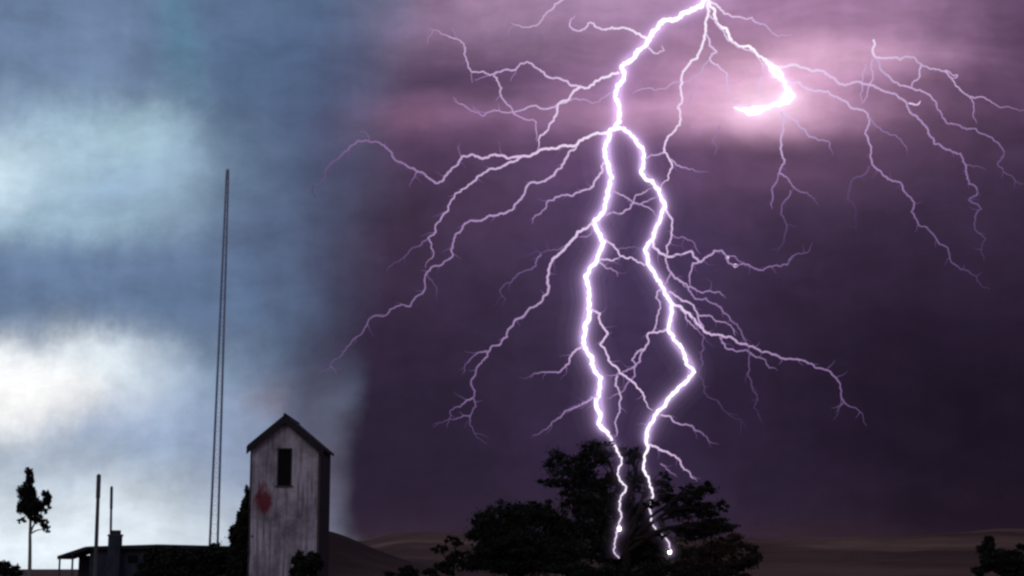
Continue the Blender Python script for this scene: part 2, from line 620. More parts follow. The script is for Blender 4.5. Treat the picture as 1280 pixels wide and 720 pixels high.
def tower():
    k = HY / F
    xl, xr = at(312, 620, HY).x, at(399, 620, HY).x
    xm = (xl + xr) / 2 - 0.05
    zb = gz(xm, HY) - 0.1
    ze = at(312, 558, HY).z
    zp = at(352, 523, HY).z
    D = 6.2
    root = empty('tower_house', (xm, HY, gz(xm, HY)), 'tall narrow whitewashed gabled tower with one dark upper window and a red mark', 'building')
    y0, y1 = HY, HY + D
    # walls: shell with a real opening in the front
    wx0, wx1 = at(346, 590, HY).x, at(365, 590, HY).x
    wz1, wz0 = at(355, 560, HY).z, at(355, 607, HY).z
    T = 0.25
    f = MB()
    sl_l = (zp - ze) / (xm - xl)
    ztop = lambda x: zp - abs(x - xm) * sl_l
    f.prism([(xl, zb), (wx0, zb), (wx0, ztop(wx0)), (xl, ztop(xl))], y0, y0 + T)
    f.prism([(wx1, zb), (xr, zb), (xr, ztop(xr)), (wx1, ztop(wx1))], y0, y0 + T)
    f.prism([(wx0, zb), (wx1, zb), (wx1, wz0), (wx0, wz0)], y0, y0 + T)
    f.prism([(wx0, wz1), (wx1, wz1), (wx1, ztop(wx1)), (xm, zp), (wx0, ztop(wx0))], y0, y0 + T)
    f.build('front_wall', M_WALL, root)
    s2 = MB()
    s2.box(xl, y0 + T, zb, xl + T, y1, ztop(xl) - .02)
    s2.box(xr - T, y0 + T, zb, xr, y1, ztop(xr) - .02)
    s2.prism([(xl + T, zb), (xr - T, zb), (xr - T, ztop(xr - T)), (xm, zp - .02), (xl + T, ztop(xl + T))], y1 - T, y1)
    s2.build('side_wall', M_SHADED_DARKWALL, root)  # coloured dark to stand for the shaded sides
    MB().box(xl + T, y0 + 1.2, wz0 - 1, xr - T, y0 + 1.3, wz1 + .3).build('dark_backing', M_HOLE, root)  # black sheet painting the unlit interior behind the window
    # window: frame, sill and one fallen shutter leaf
    w = MB()
    fr = .09
    w.box(wx0, y0 + .04, wz0, wx0 + fr, y0 + .16, wz1)
    w.box(wx1 - fr, y0 + .04, wz0, wx1, y0 + .16, wz1)
    w.box(wx0 + fr, y0 + .04, wz1 - fr, wx1 - fr, y0 + .16, wz1)
    wo = w.build('window', M_TRIM, root)
    MB().box(wx0 - .08, y0 - .10, wz0 - .09, wx1 + .08, y0 + .04, wz0 - .002).build('sill', M_TRIM, wo)
    MB().box(wx0 + fr, y0 + .17, wz0, wx1 - fr, y0 + .19, wz1 - fr).build('pane', M_HOLE, wo)
    # roof: two thick slopes with overhang, barge boards on the gable
    oh, th = .20, .16
    rf = MB()
    for sgn, xe in ((-1, xl), (1, xr)):
        xo = xe + sgn * oh
        zo = ztop(xe) - oh * sl_l
        pts = [(xm, zp + .02), (xo, zo + .02), (xo, zo + th + .06), (xm, zp + th + .08)]
        rf.prism(pts if sgn < 0 else pts[::-1], y0 - .32, y1 + .3)
    rfo = rf.build('roof', M_ROOF, root)
    for sgn, xe in ((-1, xl), (1, xr)):
        xo = xe + sgn * (oh + .03)
        zo = ztop(xe) - (oh + .03) * sl_l
        pts = [(xm, zp - .34), (xo, zo - .34), (xo, zo + th), (xm, zp + th)]
        MB().prism(pts if sgn < 0 else pts[::-1], y0 - .40, y0 - .325).build('barge_board', M_ROOF, rfo)
    rd = MB().tube([(xm, y0 - .42, zp + th + .07), (xm, y1 + .32, zp + th + .07)], .09, 8)
    rd.build('ridge_cap', M_ROOF, rfo)
    # corner boards
    for x0, x1 in ((xl - .02, xl + .10), (xr - .10, xr + .02)):
        MB().box(x0, y0 - .03, zb, x1, y0 - .003, ztop(x0 if x0 < xm else x1) - .25).build('corner_board', M_TRIM, root)
    return root


tower()

# ------------------------------------------------------------------ foliage


def leaf_mesh(name, pts, size, mat, parent, seed=0):
    """many separate small leaf sprays, each a bent diamond"""
    g = np.random.default_rng(seed)
    n = len(pts)
    pts = np.asarray(pts)
    a = g.normal(size=(n, 3))
    a /= np.linalg.norm(a, axis=1)[:, None]
    b = g.normal(size=(n, 3))
    b -= (b * a).sum(1)[:, None] * a
    b /= np.linalg.norm(b, axis=1)[:, None]
    c = np.cross(a, b)
    s = size * g.uniform(.55, 1.5, n)[:, None]
    v0 = pts - a * s
    v1 = pts + b * s * .42 + c * s * .12
    v2 = pts + a * s
    v3 = pts - b * s * .42 + c * s * .12
    vs = np.stack([v0, v1, v2, v3], 1).reshape(-1, 3)
    loops = np.arange(4 * n, dtype=np.int32)
    me = bpy.data.meshes.new(name)
    me.vertices.add(4 * n)
    me.vertices.foreach_set('co', vs.ravel())
    me.loops.add(4 * n)
    me.loops.foreach_set('vertex_index', loops)
    me.polygons.add(n)
    me.polygons.foreach_set('loop_start', np.arange(0, 4 * n, 4, dtype=np.int32))
    me.update(calc_edges=True)
    me.materials.append(mat)
    return link(name, me, parent)


def lobe_points(c, rx, ry, rz, n, g, clumps):
    """leaf positions: sub-clumps scattered in an ellipsoid, more toward its skin"""
    cc = g.normal(size=(clumps, 3))
    cc /= np.linalg.norm(cc, axis=1)[:, None]
    cc *= (g.uniform(.12, 1.0, clumps) ** .5)[:, None]
    idx = g.integers(0, clumps, n)
    sp = g.uniform(.05, .17, clumps)[idx][:, None]
    p = cc[idx] * .88 + g.normal(size=(n, 3)) * sp
    return np.asarray(c) + p * np.array([rx, ry, rz]), np.asarray(c) + cc * .85 * np.array([rx, ry, rz])


def bent(p, q, n, wob, r):
    p, q = Vector(p), Vector(q)
    L_ = (q - p).length
    o = []
    off = Vector((0, 0, 0))
    for i in range(n + 1):
        t = i / n
        if 0 < i < n:
            off = off * .6 + Vector((r.uniform(-1, 1), r.uniform(-1, 1), r.uniform(-.6, .6))) * wob * L_
        pos = p.lerp(q, t) + off * math.sin(math.pi * t) + Vector((0, 0, .10 * L_ * math.sin(math.pi * t)))
        o.append(pos)
    return o


def tree(name, label, cat, base_px, Y, fork_py, lobes, trunk_r, leaf, dens, seed, group=None, mat=None, bark=None,
         twig=True, fork_px=None, cdiv=34):
    """lobes: (px, py, rx px, rz px, depth offset m, density factor)"""
    g = np.random.default_rng(seed)
    r = random.Random(seed)
    k = Y / F
    bx = at(base_px, 700, Y).x
    zg = gz(bx, Y)
    root = empty(name, (bx, Y, zg), label, cat, group)
    fork = at(fork_px if fork_px is not None else base_px, fork_py, Y)
    tb = MB()
    base = Vector((bx, Y, zg - .15))
    tp = bent(base, fork, 6, .025, r)
    tb.tube(tp, [trunk_r * (1.35 if i == 0 else 1.1 - .08 * i) for i in range(7)], 8)
    allp = []
    for (px, py, rx, rz, dy, df) in lobes:
        c = at(px, py, Y + dy)
        c.x = at(px, py, Y + dy).x
        RX, RZ = rx * k, rz * k
        RY = (RX + RZ) / 2 * 1.05
        area = math.pi * rx * rz
        n = max(40, int(area * dens * df))
        cl = max(7, int(area / (cdiv if df < 1 else min(cdiv, 40))))
        p, cc = lobe_points(c, RX, RY, RZ, n, g, cl)
        keep = p[:, 2] > zg + .05
        allp.append(p[keep])
        start = tp[r.choice((4, 5, 6))] if len(lobes) > 1 else tp[-1]
        r0 = trunk_r * .5
        limb = bent(start, c, 7, .07, r)
        tb.tube(limb, [max(.02, r0 * (1 - .75 * i / 7)) for i in range(8)], 6)
        if twig:
            for q in cc[:max(5, cl // 2)]:
                s_ = limb[r.choice((4, 5, 6, 7))]
                if q[2] > zg + .1:
                    tb.tube(bent(s_, q, 4, .07, r), [max(.012, r0 * .28 * (1 - .8 * i / 4)) for i in range(5)], 4)
    tb.build('trunk', bark or M_BARK, root)
    leaf_mesh('crown', np.concatenate(allp), leaf, mat or M_LEAF, root, seed + 1)
    return root


# the struck tree: broken clumps with sky between
TY = 120.0
tree('tree', 'broad ragged dark tree struck by the two bright lightning legs', 'tree', 782, TY, 672, [
    (712, 578, 36, 20, 1.5, .8), (750, 566, 36, 17, 0, .9), (698, 600, 28, 15, -1, .7), (738, 598, 42, 22, 2, .8),
    (722, 626, 42, 20, 0, .8), (764, 628, 30, 24, 1, .9), (793, 570, 20, 16, 2.5, .8), (792, 606, 24, 24, 2.5, .5),
    (797, 640, 28, 18, 2, .9), (824, 600, 18, 18, 2.5, .35), (838, 618, 26, 13, 1.5, .7), (872, 612, 26, 14, 0, .9),
    (856, 638, 38, 18, 1, .8), (893, 634, 22, 14, 0, .6), (905, 656, 32, 10, -.5, .65), (872, 664, 40, 15, .5, .8),
    (812, 668, 44, 22, 3, 1.0), (742, 660, 54, 26, 1, 1.0), (780, 695, 70, 22, 2.5, 1.2), (850, 698, 54, 16, 1, .9),
    (814, 628, 12, 7, -1.5, 1.2), (772, 646, 9, 5, -1.2, .9), (826, 670, 10, 5, -1.2, .9),
], .42, .12, 1.25, 21, cdiv=62)
tree('bush', 'wide dense black bush beside the struck tree', 'bush', 652, 116.0, 700, [
    (622, 652, 34, 22, 0, 1.0), (660, 646, 38, 18, .5, 1.1), (694, 652, 28, 20, 0, 1.0), (640, 682, 52, 26, -.5, 1.3),
    (692, 690, 46, 26, 0, 1.2), (604, 676, 24, 20, 0, .9), (600, 655, 14, 12, -.5, .6), (676, 632, 16, 9, 0, .5), (630, 634, 18, 9, 0, .5), (596, 702, 30, 16, 0, 1.1), (650, 706, 60, 16, 0, 1.3),
], .25, .115, 1.7, 31, cdiv=75)
tree('sapling', 'small spindly sapling at the edge of the wide bush', 'sapling', 566, 112.0, 706, [
    (568, 676, 12, 9, 0, .55), (550, 688, 11, 8, 0, .6), (572, 698, 16, 12, 0, .8), (556, 710, 16, 10, 0, 1.0),
], .09, .11, 2.2, 41)
tree('shrub', 'low scraggy shrub at the bottom edge between tower and sapling', 'shrub', 512, 108.0, 716, [
    (512, 714, 20, 8, 0, 1.1), (534, 717, 14, 6, 0, 1.0), (490, 719, 12, 5, 0, .9),
], .08, .16, 1.3, 43)
tree('shrub', 'sparse brownish shrub with thin twigs spreading beside the struck tree', 'shrub', 915, 113.0, 706, [
    (918, 678, 26, 12, 0, .45), (946, 690, 15, 11, 0, .5), (892, 688, 30, 14, 0, .7), (925, 702, 34, 12, 0, .9),
    (880, 706, 40, 12, 0, 1.1),
], .10, .13, 1.6, 47, mat=M_LEAF_DRY)
tree('bush', 'dark two topped bush standing alone on the open plain', 'bush', 1252, 92.0, 704, [
    (1233, 682, 12, 13, 0, .8), (1248, 700, 26, 14, 0, 1.1), (1275, 690, 15, 12, 0, .9), (1226, 712, 16, 8, 0, .9),
    (1270, 712, 28, 12, 0, 1.2),
], .12, .11, 2.4, 53)
tree('bush', 'low black thicket spread along the foot of the struck tree', 'bush', 790, 109.0, 716, [
    (712, 714, 34, 11, 0, 1.2), (760, 716, 40, 11, .5, 1.2), (815, 714, 36, 9, 0, 1.1), (868, 716, 40, 10, .4, 1.2), (910, 719, 26, 7, 0, 1.0),
], .07, .13, 2.2, 83)
# by the tower
tree('shrub', 'narrow dark evergreen shrub hugging the tower wall', 'shrub', 300, 105.6, 706, [
    (310, 630, 8, 20, 0, 1.3), (306, 650, 12, 22, 0, 1.5), (302, 672, 15, 24, 0, 1.5), (300, 694, 16, 22, 0, 1.6), (299, 712, 17, 14, 0, 1.6),
], .10, .12, 5, 59, cdiv=14)
tree('bush', 'rounded black bush against the foot of the tower', 'bush', 382, 103.4, 712, [
    (380, 702, 15, 15, 0, 1.5), (390, 708, 15, 17, 0, 1.5), (374, 714, 14, 10, 0, 1.4),
], .10, .14, 1.7, 61)
tree('hedge', 'long black rounded hedge in front of the low shed', 'hedge', 235, 112.0, 712, [
    (205, 700, 26, 18, 0, 1.3), (235, 697, 30, 17, 0, 1.4), (266, 699, 24, 18, 0, 1.4), (190, 712, 24, 12, 0, 1.3),
    (240, 714, 50, 10, 0, 1.4), (284, 706, 12, 18, 0, 1.2),
], .10, .14, 2.6, 67)
tree('bush', 'small dark bush at the bottom corner by the slender tree', 'bush', 8, 118.0, 714, [
    (4, 711, 18, 10, 0, 1.4), (20, 716, 10, 8, 0, 1.3), (-18, 712, 18, 12, 0, 1.3),
], .08, .17, 1.5, 71)
tree('tree', 'slender tree with a bare pale trunk and a narrow dark crown', 'tree', 39, 140.0, 640, [
    (37, 596, 6, 14, 0, 1.0), (34, 616, 12, 16, 0, 1.2), (42, 632, 14, 14, 0, 1.2), (30, 634, 9, 12, 0, .9),
    (58, 622, 6, 11, 0, 1.1), (58, 636, 6, 6, 0, .8), (55, 655, 6, 8, 0, .7), (44, 648, 9, 8, 0, .8), (28, 651, 6, 4, 0, .5),
    (60, 662, 3, 5, 0, .6),
], .17, .11, 5.5, 73, bark=M_PALEBARK, twig=False, cdiv=10)

# ------------------------------------------------------------------ low shed
def shed():
    Y = 128.0
    k = Y / F
    X = lambda p: at(p, 700, Y).x
    Z = lambda p: at(100, p, Y).z
    xa, xb = X(112), X(300)
    zg = gz(X(200), Y) - .1
    root = empty('shed', (X(200), Y, zg + .1), 'low dark shed with an open lean-to, chimney stack behind the hedge', 'shed')
    MB().box(xa, Y, zg, xb, Y + 6, Z(686)).build('wall', M_SHEDWALL, root)
    r = MB()
    r.prism([(X(106), Z(686.5)), (X(304), Z(685.5)), (X(304), Z(683)), (X(200), Z(680.5)), (X(112), Z(683))], Y - .5, Y + 6.5)
    ro = r.build('roof', M_ROOF, root)
    l_ = MB()
    l_.prism([(X(74), Z(699)), (X(111.7), Z(687)), (X(111.7), Z(683.2)), (X(108), Z(683.5)), (X(74), Z(695))], Y - .6, Y + 4)
    l_.build('lean_to_roof', M_ROOF, root)
    for p in (76, 92):
        MB().tube([(X(p), Y - .3, zg), (X(p), Y - .3, Z(697 if p < 80 else 692))], .08, 8).build('post', M_POLE, root)
    MB().box(X(92), Y + 1.5, zg, xa - .01, Y + 4, Z(694)).build('back_panel', M_SHADED_DARKWALL, root)
    c = MB()
    c.box(X(137), Y - .75, zg, X(152), Y - .02, Z(668))
    c.box(X(140), Y - .70, Z(668) + .002, X(150), Y - .05, Z(663))
    ch = c.build('chimney', M_SHEDWALL, root)
    MB().box(X(136), Y - .80, Z(668) - .16, X(153), Y + .03, Z(668) - .03).build('chimney_band', M_TRIM, ch)
    MB().box(X(160), Y - .03, Z(704), X(172), Y - .003, Z(694)).build('window', M_HOLE, root)
    return root


shed()

# ------------------------------------------------------------------ poles and mast


def pole(label, top, bot, Y, r):
    a, b = at(*bot, Y), at(*top, Y)
    zg = gz(a.x, Y)
    root = empty('utility_pole', (a.x, Y, zg), label, 'pole', 'poles beside the shed')
    dx = (b.x - a.x) / (b.z - a.z)
    base = Vector((a.x + dx * (zg - .2 - a.z), Y, zg - .2))
    n = 8
    pts = [base.lerp(b, i / n) for i in range(n + 1)]
    MB().tube(pts, [r * (1.1 - .25 * i / n) for i in range(n + 1)], 10).build('shaft', M_POLE, root, True)
    MB().tube([b, b + Vector((0, 0, .05)), b + Vector((0, 0, .16))], [r * 1.15, r * 1.15, r * .4], 10).build('cap', M_POLE, root)
    q = b - Vector((0, 0, 1.7))
    q.x = b.x - dx * 1.7
    MB().tube([q, b - Vector((0, 0, .02))], r * 1.12, 10).build('sleeve', M_POLE, root)


pole('taller of the two plain poles, standing over the lean-to', (123.5, 595), (120, 690), 124.0, .15)
pole('shorter plain pole rising just behind the chimney stack', (139.5, 610), (138, 690), 132.0, .105)


def mast():
    Y = 170.0
    A, B = at(267, 684, Y), at(284.5, 214, Y)
    zg = gz(A.x, Y)
    root = empty('radio_mast', (A.x, Y, zg), 'very tall thin lattice radio mast tapering to its tip', 'mast')
    dx = (B.x - A.x) / (B.z - A.z)
    base = Vector((A.x + dx * (zg - A.z), Y, zg))
    H = B.z - zg
    wid = lambda t: 0.62 * (1 - t) + .15 * t
    leg = {}
    nseg = 46

    def P(i, t):
        a = math.pi * i / 2 + math.pi / 4 + .13
        c = base.lerp(B, t)
        return c + Vector((math.cos(a), math.sin(a), 0)) * wid(t) * 1.0
    for i in range(4):
        pts = [P(i, j / nseg) for j in range(nseg + 1)]
        MB().tube(pts, [.115 - .02 * j / nseg for j in range(nseg + 1)], 6).build('leg', M_STEEL, root)
    br = MB()
    for j in range(nseg):
        for i in range(4):
            k2 = (i + 1) % 4
            t0, t1 = j / nseg, (j + 1) / nseg
            br.tube([P(i, t0), P(k2, t1)] if j % 2 else [P(k2, t0), P(i, t1)], .010, 4)
            br.tube([P(i, t1), P(k2, t1)], .010, 4)
    br.build('lattice_bracing', M_STEEL, root)
    MB().tube([B - Vector((0, 0, .8)), B + Vector((0, 0, .1)), B + Vector((0, 0, .2))], [.20, .19, .16], 6).build('tip', M_STEEL, root)
    MB().box(base.x - .9, Y - .9, zg - .2, base.x + .9, Y + .9, zg + .25).build('footing', M_SHEDWALL, root)


mast()

# ------------------------------------------------------------------ lightning
M_BOLT = bpy.data.materials.new('lightning_light')
M_BOLT.use_nodes = True
t = M_BOLT.node_tree
t.nodes.clear()
em = t.nodes.new('ShaderNodeEmission')
va = t.nodes.new('ShaderNodeAttribute')
va.attribute_name = 'light_colour'
oo = t.nodes.new('ShaderNodeOutputMaterial')
t.links.new(va.outputs[0], em.inputs[0])
t.links.new(em.outputs[0], oo.inputs[0])
M_BOLT.cycles.emission_sampling = 'NONE'
M_MAIN = M_BOLT.copy()
M_MAIN.name = 'lightning_channel_light'
M_MAIN.cycles.emission_sampling = 'AUTO'


def glow_mat(name, col, s):  # emission-only volume imitating light scattered round the bolts
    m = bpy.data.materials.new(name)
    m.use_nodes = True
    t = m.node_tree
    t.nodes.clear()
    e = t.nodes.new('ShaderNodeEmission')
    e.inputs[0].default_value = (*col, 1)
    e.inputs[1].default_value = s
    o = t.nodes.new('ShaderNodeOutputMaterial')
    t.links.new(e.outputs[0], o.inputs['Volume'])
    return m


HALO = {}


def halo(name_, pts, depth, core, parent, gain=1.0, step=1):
    """scattered glow round the channel, imitated by nested emissive sleeves, fainter outward"""
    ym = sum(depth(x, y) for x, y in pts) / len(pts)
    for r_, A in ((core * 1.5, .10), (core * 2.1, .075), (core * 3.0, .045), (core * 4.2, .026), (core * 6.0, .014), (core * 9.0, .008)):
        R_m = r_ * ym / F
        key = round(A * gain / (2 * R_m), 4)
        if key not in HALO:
            HALO[key] = glow_mat('scatter_glow', (.72, .50, .92), key)
        glow_sleeve(name_, pts, depth, r_, HALO[key], parent, step)


def crinkle(pts, r, levels=2, amp=.13):
    """give a channel its natural kinks"""
    p = [(x, y) for x, y in pts]
    for _ in range(levels):
        q = [p[0]]
        for a, b in zip(p, p[1:]):
            dx, dy = b[0] - a[0], b[1] - a[1]
            L_ = math.hypot(dx, dy)
            if L_ > 2.6:
                o = r.uniform(-amp, amp)
                s_ = r.uniform(.35, .65)
                q.append((a[0] + dx * s_ - dy * o, a[1] + dy * s_ + dx * o))
            q.append(b)
        p = q
    return p


COL_W, COL_B, COL_F = (2.4, 2.1, 2.6), lin((232, 204, 240)), lin((158, 126, 176))


def heat(b):
    """brightness 0..2 -> colour of the light"""
    cs = [lin((62, 47, 80)), lin((112, 86, 132)), lin((164, 134, 182)), lin((224, 196, 234)), (1.05, .95, 1.08), (1.35, 1.25, 1.42)]
    b = max(0, min(4.999, b))
    i = int(b)
    f_ = b - i
    return tuple(cs[i][k] * (1 - f_) + cs[i + 1][k] * f_ for k in range(3))


def bolt_part(name, pts, depth, r0, r1, b0, b1, parent, seed, mat=None, amp=.17, blunt=False, prof=None):
    r = random.Random(seed)
    p = pts if prof else crinkle(pts, r, 3, amp)
    n = len(p)
    if mat is None:
        r0, r1 = r0 * .80, r1 * .64
    ph, a2 = r.uniform(0, 6), r.uniform(.004, .012)
    P3, RD, HT = [], [], []
    for i, (x, y) in enumerate(p):
        s_ = i / (n - 1)
        Y = depth(x, y) * (1 + (a2 * math.sin(ph + s_ * 5) if mat is None else 0))
        P3.append(at(x, y, Y))
        q = r0 + (r1 - r0) * s_
        q *= 1 + (.26 if mat else .16) * r.uniform(-1, 1)
        if prof:
            q = prof[i]
        if not blunt:
            q *= min(1, (1 - s_) * 6 + .25)
        RD.append(q * Y / F)
        hb = b0 + (b1 - b0) * s_
        HT.append(max(hb, 2.5 * (1 - min(1, max(0, (y - 110) / 150)))))
    sides = 6
    mb = MB().tube(P3, RD, sides)
    # hair-thin side streamers
    hairs = []
    acc = r.uniform(0, 20)
    for i in range(2, n - 2):
        if prof:
            break
        acc += math.hypot(p[i][0] - p[i - 1][0], p[i][1] - p[i - 1][1])
        if acc < 17:
            continue
        acc = r.uniform(-16, 4)
        a_ = math.atan2(p[i + 1][1] - p[i - 1][1], p[i + 1][0] - p[i - 1][0]) + r.choice((-1, 1)) * r.uniform(.5, 1.1)
        x, y = p[i]
        hp = [(x, y)]
        for _ in range(r.choice((3, 3, 4, 6))):
            a_ += r.uniform(-.55, .55)
            st = r.uniform(2.2, 4.2)
            x, y = x + math.cos(a_) * st, y + math.sin(a_) * st
            hp.append((x, y))
        if (mat is not None and y > 545) or (y < 195 and x > 640):
            continue
        dY = P3[i].y
        hb = min(HT[i], 3) * r.uniform(.45, .7)
        mb.tube([at(*q_, dY) for q_ in hp], [(.62 - .34 * j / len(hp)) * dY / F for j in range(len(hp))], sides)
        fl_ = 1.9 * (1 - min(1, max(0, (y - 110) / 150)))
        hairs += [max(fl_, hb * (1 - .75 * j / (len(hp) - 1))) for j in range(len(hp))]
    HT = HT + hairs
    me = bpy.data.meshes.new(name)
    me.from_pydata(mb.v, [], mb.f)
    at_ = me.color_attributes.new('light_colour', 'FLOAT_COLOR', 'POINT')
    data = []
    for h in HT:
        data += [*heat(h), 1.0] * sides
    at_.data.foreach_set('color', data)
    me.materials.append(mat or M_BOLT)
    return link(name, me, parent)


def glow_sleeve(name, pts, depth, rad, mat, parent, step=2):
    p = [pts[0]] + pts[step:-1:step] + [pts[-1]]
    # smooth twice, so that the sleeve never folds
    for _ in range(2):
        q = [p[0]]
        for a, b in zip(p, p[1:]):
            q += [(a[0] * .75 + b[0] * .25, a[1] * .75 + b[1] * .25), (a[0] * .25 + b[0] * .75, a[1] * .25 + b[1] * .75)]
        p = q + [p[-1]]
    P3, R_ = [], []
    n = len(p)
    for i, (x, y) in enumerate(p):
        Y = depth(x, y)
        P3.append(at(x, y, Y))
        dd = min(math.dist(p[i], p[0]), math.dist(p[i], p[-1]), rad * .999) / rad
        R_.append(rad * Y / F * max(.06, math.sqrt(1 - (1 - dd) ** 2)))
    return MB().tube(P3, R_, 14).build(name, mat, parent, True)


def pp(s):
    q = [float(x) for x in s.replace(',', ' ').split()]
    return list(zip(q[::2], q[1::2]))


MD = lambda x, y: 119.4 + max(0, 560 - y) * .26
FD = lambda x, y: 285.0
GD = lambda x, y: 310.0

TRUNK = pp('898,-30 884,-6 877,7 860,15 845,24 832,25 820,37 810,51 795,67 777,82 781,92 772,107 771,125 774,145 769,160')
LEFT = pp('769,160 761,166 757,182 759,202 765,222 760,245 755,265 742,277 750,292 755,302 747,320 740,332 732,345 736,365 736,385 732,405 729,422 731,435 740,447 742,460 752,472 750,485 747,497 751,520 749,531 760,543')
LEFT_LOW = pp('760,543 766,553 773,566 777,580 773,595 783,609 774,627 774,637 777,645 774,659 769,677 767,687 774,698')
RIGHT = pp('769,160 780,161 792,171 802,184 804,200 801,216 815,226 824,237 831,256 826,272 819,287 816,300 806,312 810,327 815,337 825,352 837,375 840,390 836,407 842,425 855,442 868,465 855,480 835,499 818,520 808,542 809,556')
RIGHT_LOW = pp('809,556 805,578 811,598 815,614 813,628 814,642 820,662 836,678 837,692')

base1 = at(800, 700, 112.5)
mainb = empty('lightning_bolt', (base1.x, 112.5, gz(base1.x, 112.5)),
              'main blazing white lightning bolt forking into two legs that hit the tree', 'lightning', 'lightning in the storm')
ch = bolt_part('channel', TRUNK, MD, 3.1, 2.6, 5, 5, mainb, 1, M_MAIN, .16, True)
lg = bolt_part('channel', LEFT, MD, 2.6, 2.4, 5, 5, mainb, 2, M_MAIN, .16, True)
rg = bolt_part('channel', RIGHT, MD, 2.2, 2.0, 5, 5, mainb, 3, M_MAIN, .16, True)
MDL = lambda x, y: MD(x, y) - min(1, max(0, (y - 540) / 30)) * 1.5
MDR = lambda x, y: MD(x, y) + min(1, max(0, (y - 550) / 30)) * .6
ll = bolt_part('channel', LEFT_LOW, MDL, 1.25, .8, 4.5, 3.2, mainb, 4, M_MAIN, .17, True)
rl = bolt_part('channel', RIGHT_LOW, MDR, 1.5, .8, 4.8, 3.2, mainb, 5, M_MAIN, .17, True)
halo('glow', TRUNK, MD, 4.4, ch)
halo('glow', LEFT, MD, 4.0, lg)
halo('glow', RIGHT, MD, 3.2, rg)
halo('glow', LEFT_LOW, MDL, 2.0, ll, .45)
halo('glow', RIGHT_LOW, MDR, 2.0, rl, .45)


def ball(name, px, py, Y, r, mat, parent, heatv=None, sy=1.0):
    import bmesh
    bm = bmesh.new()
    bmesh.ops.create_icosphere(bm, subdivisions=3, radius=r * Y / F)
    me = bpy.data.meshes.new(name)
    c = at(px, py, Y)
    g = random.Random(int(px))
    for v_ in bm.verts:
        v_.co *= 1 + .07 * math.sin(v_.co.x * 9 / r + g.random() * .6) * math.cos(v_.co.z * 7 / r)
        v_.co.z *= sy
        v_.co += c
    bm.to_mesh(me)
    bm.free()
    if heatv is not None:
        a_ = me.color_attributes.new('light_colour', 'FLOAT_COLOR', 'POINT')
        a_.data.foreach_set('color', [*heat(heatv), 1.0] * len(me.vertices))
    me.materials.append(mat)
    return link(name, me, parent)


M_STRIKE = bpy.data.materials.new('strike_light')
M_STRIKE.use_nodes = True
t = M_STRIKE.node_tree
t.nodes.clear()
em = t.nodes.new('ShaderNodeEmission')
em.inputs[0].default_value = (1, .9, 1, 1)
em.inputs[1].default_value = 12
oo = t.nodes.new('ShaderNodeOutputMaterial')
t.links.new(em.outputs[0], oo.inputs[0])
for x_, y_, D_, r_ in ((774, 661, MDL, 1.9), (837, 690, MDR, 2.0)):
    q_ = D_(x_, y_)
    sf = ball('strike_flash', x_, y_, q_, r_, M_STRIKE, mainb, None, 1.35)
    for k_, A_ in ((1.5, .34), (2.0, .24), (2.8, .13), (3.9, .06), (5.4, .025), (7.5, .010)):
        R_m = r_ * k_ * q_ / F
        ball('glow', x_, y_, q_, r_ * k_, glow_mat('scatter_glow', (.80, .58, .92), A_ / (2 * R_m)), sf, None, 1.1)  # added emissive shells imitate the bloom round each strike

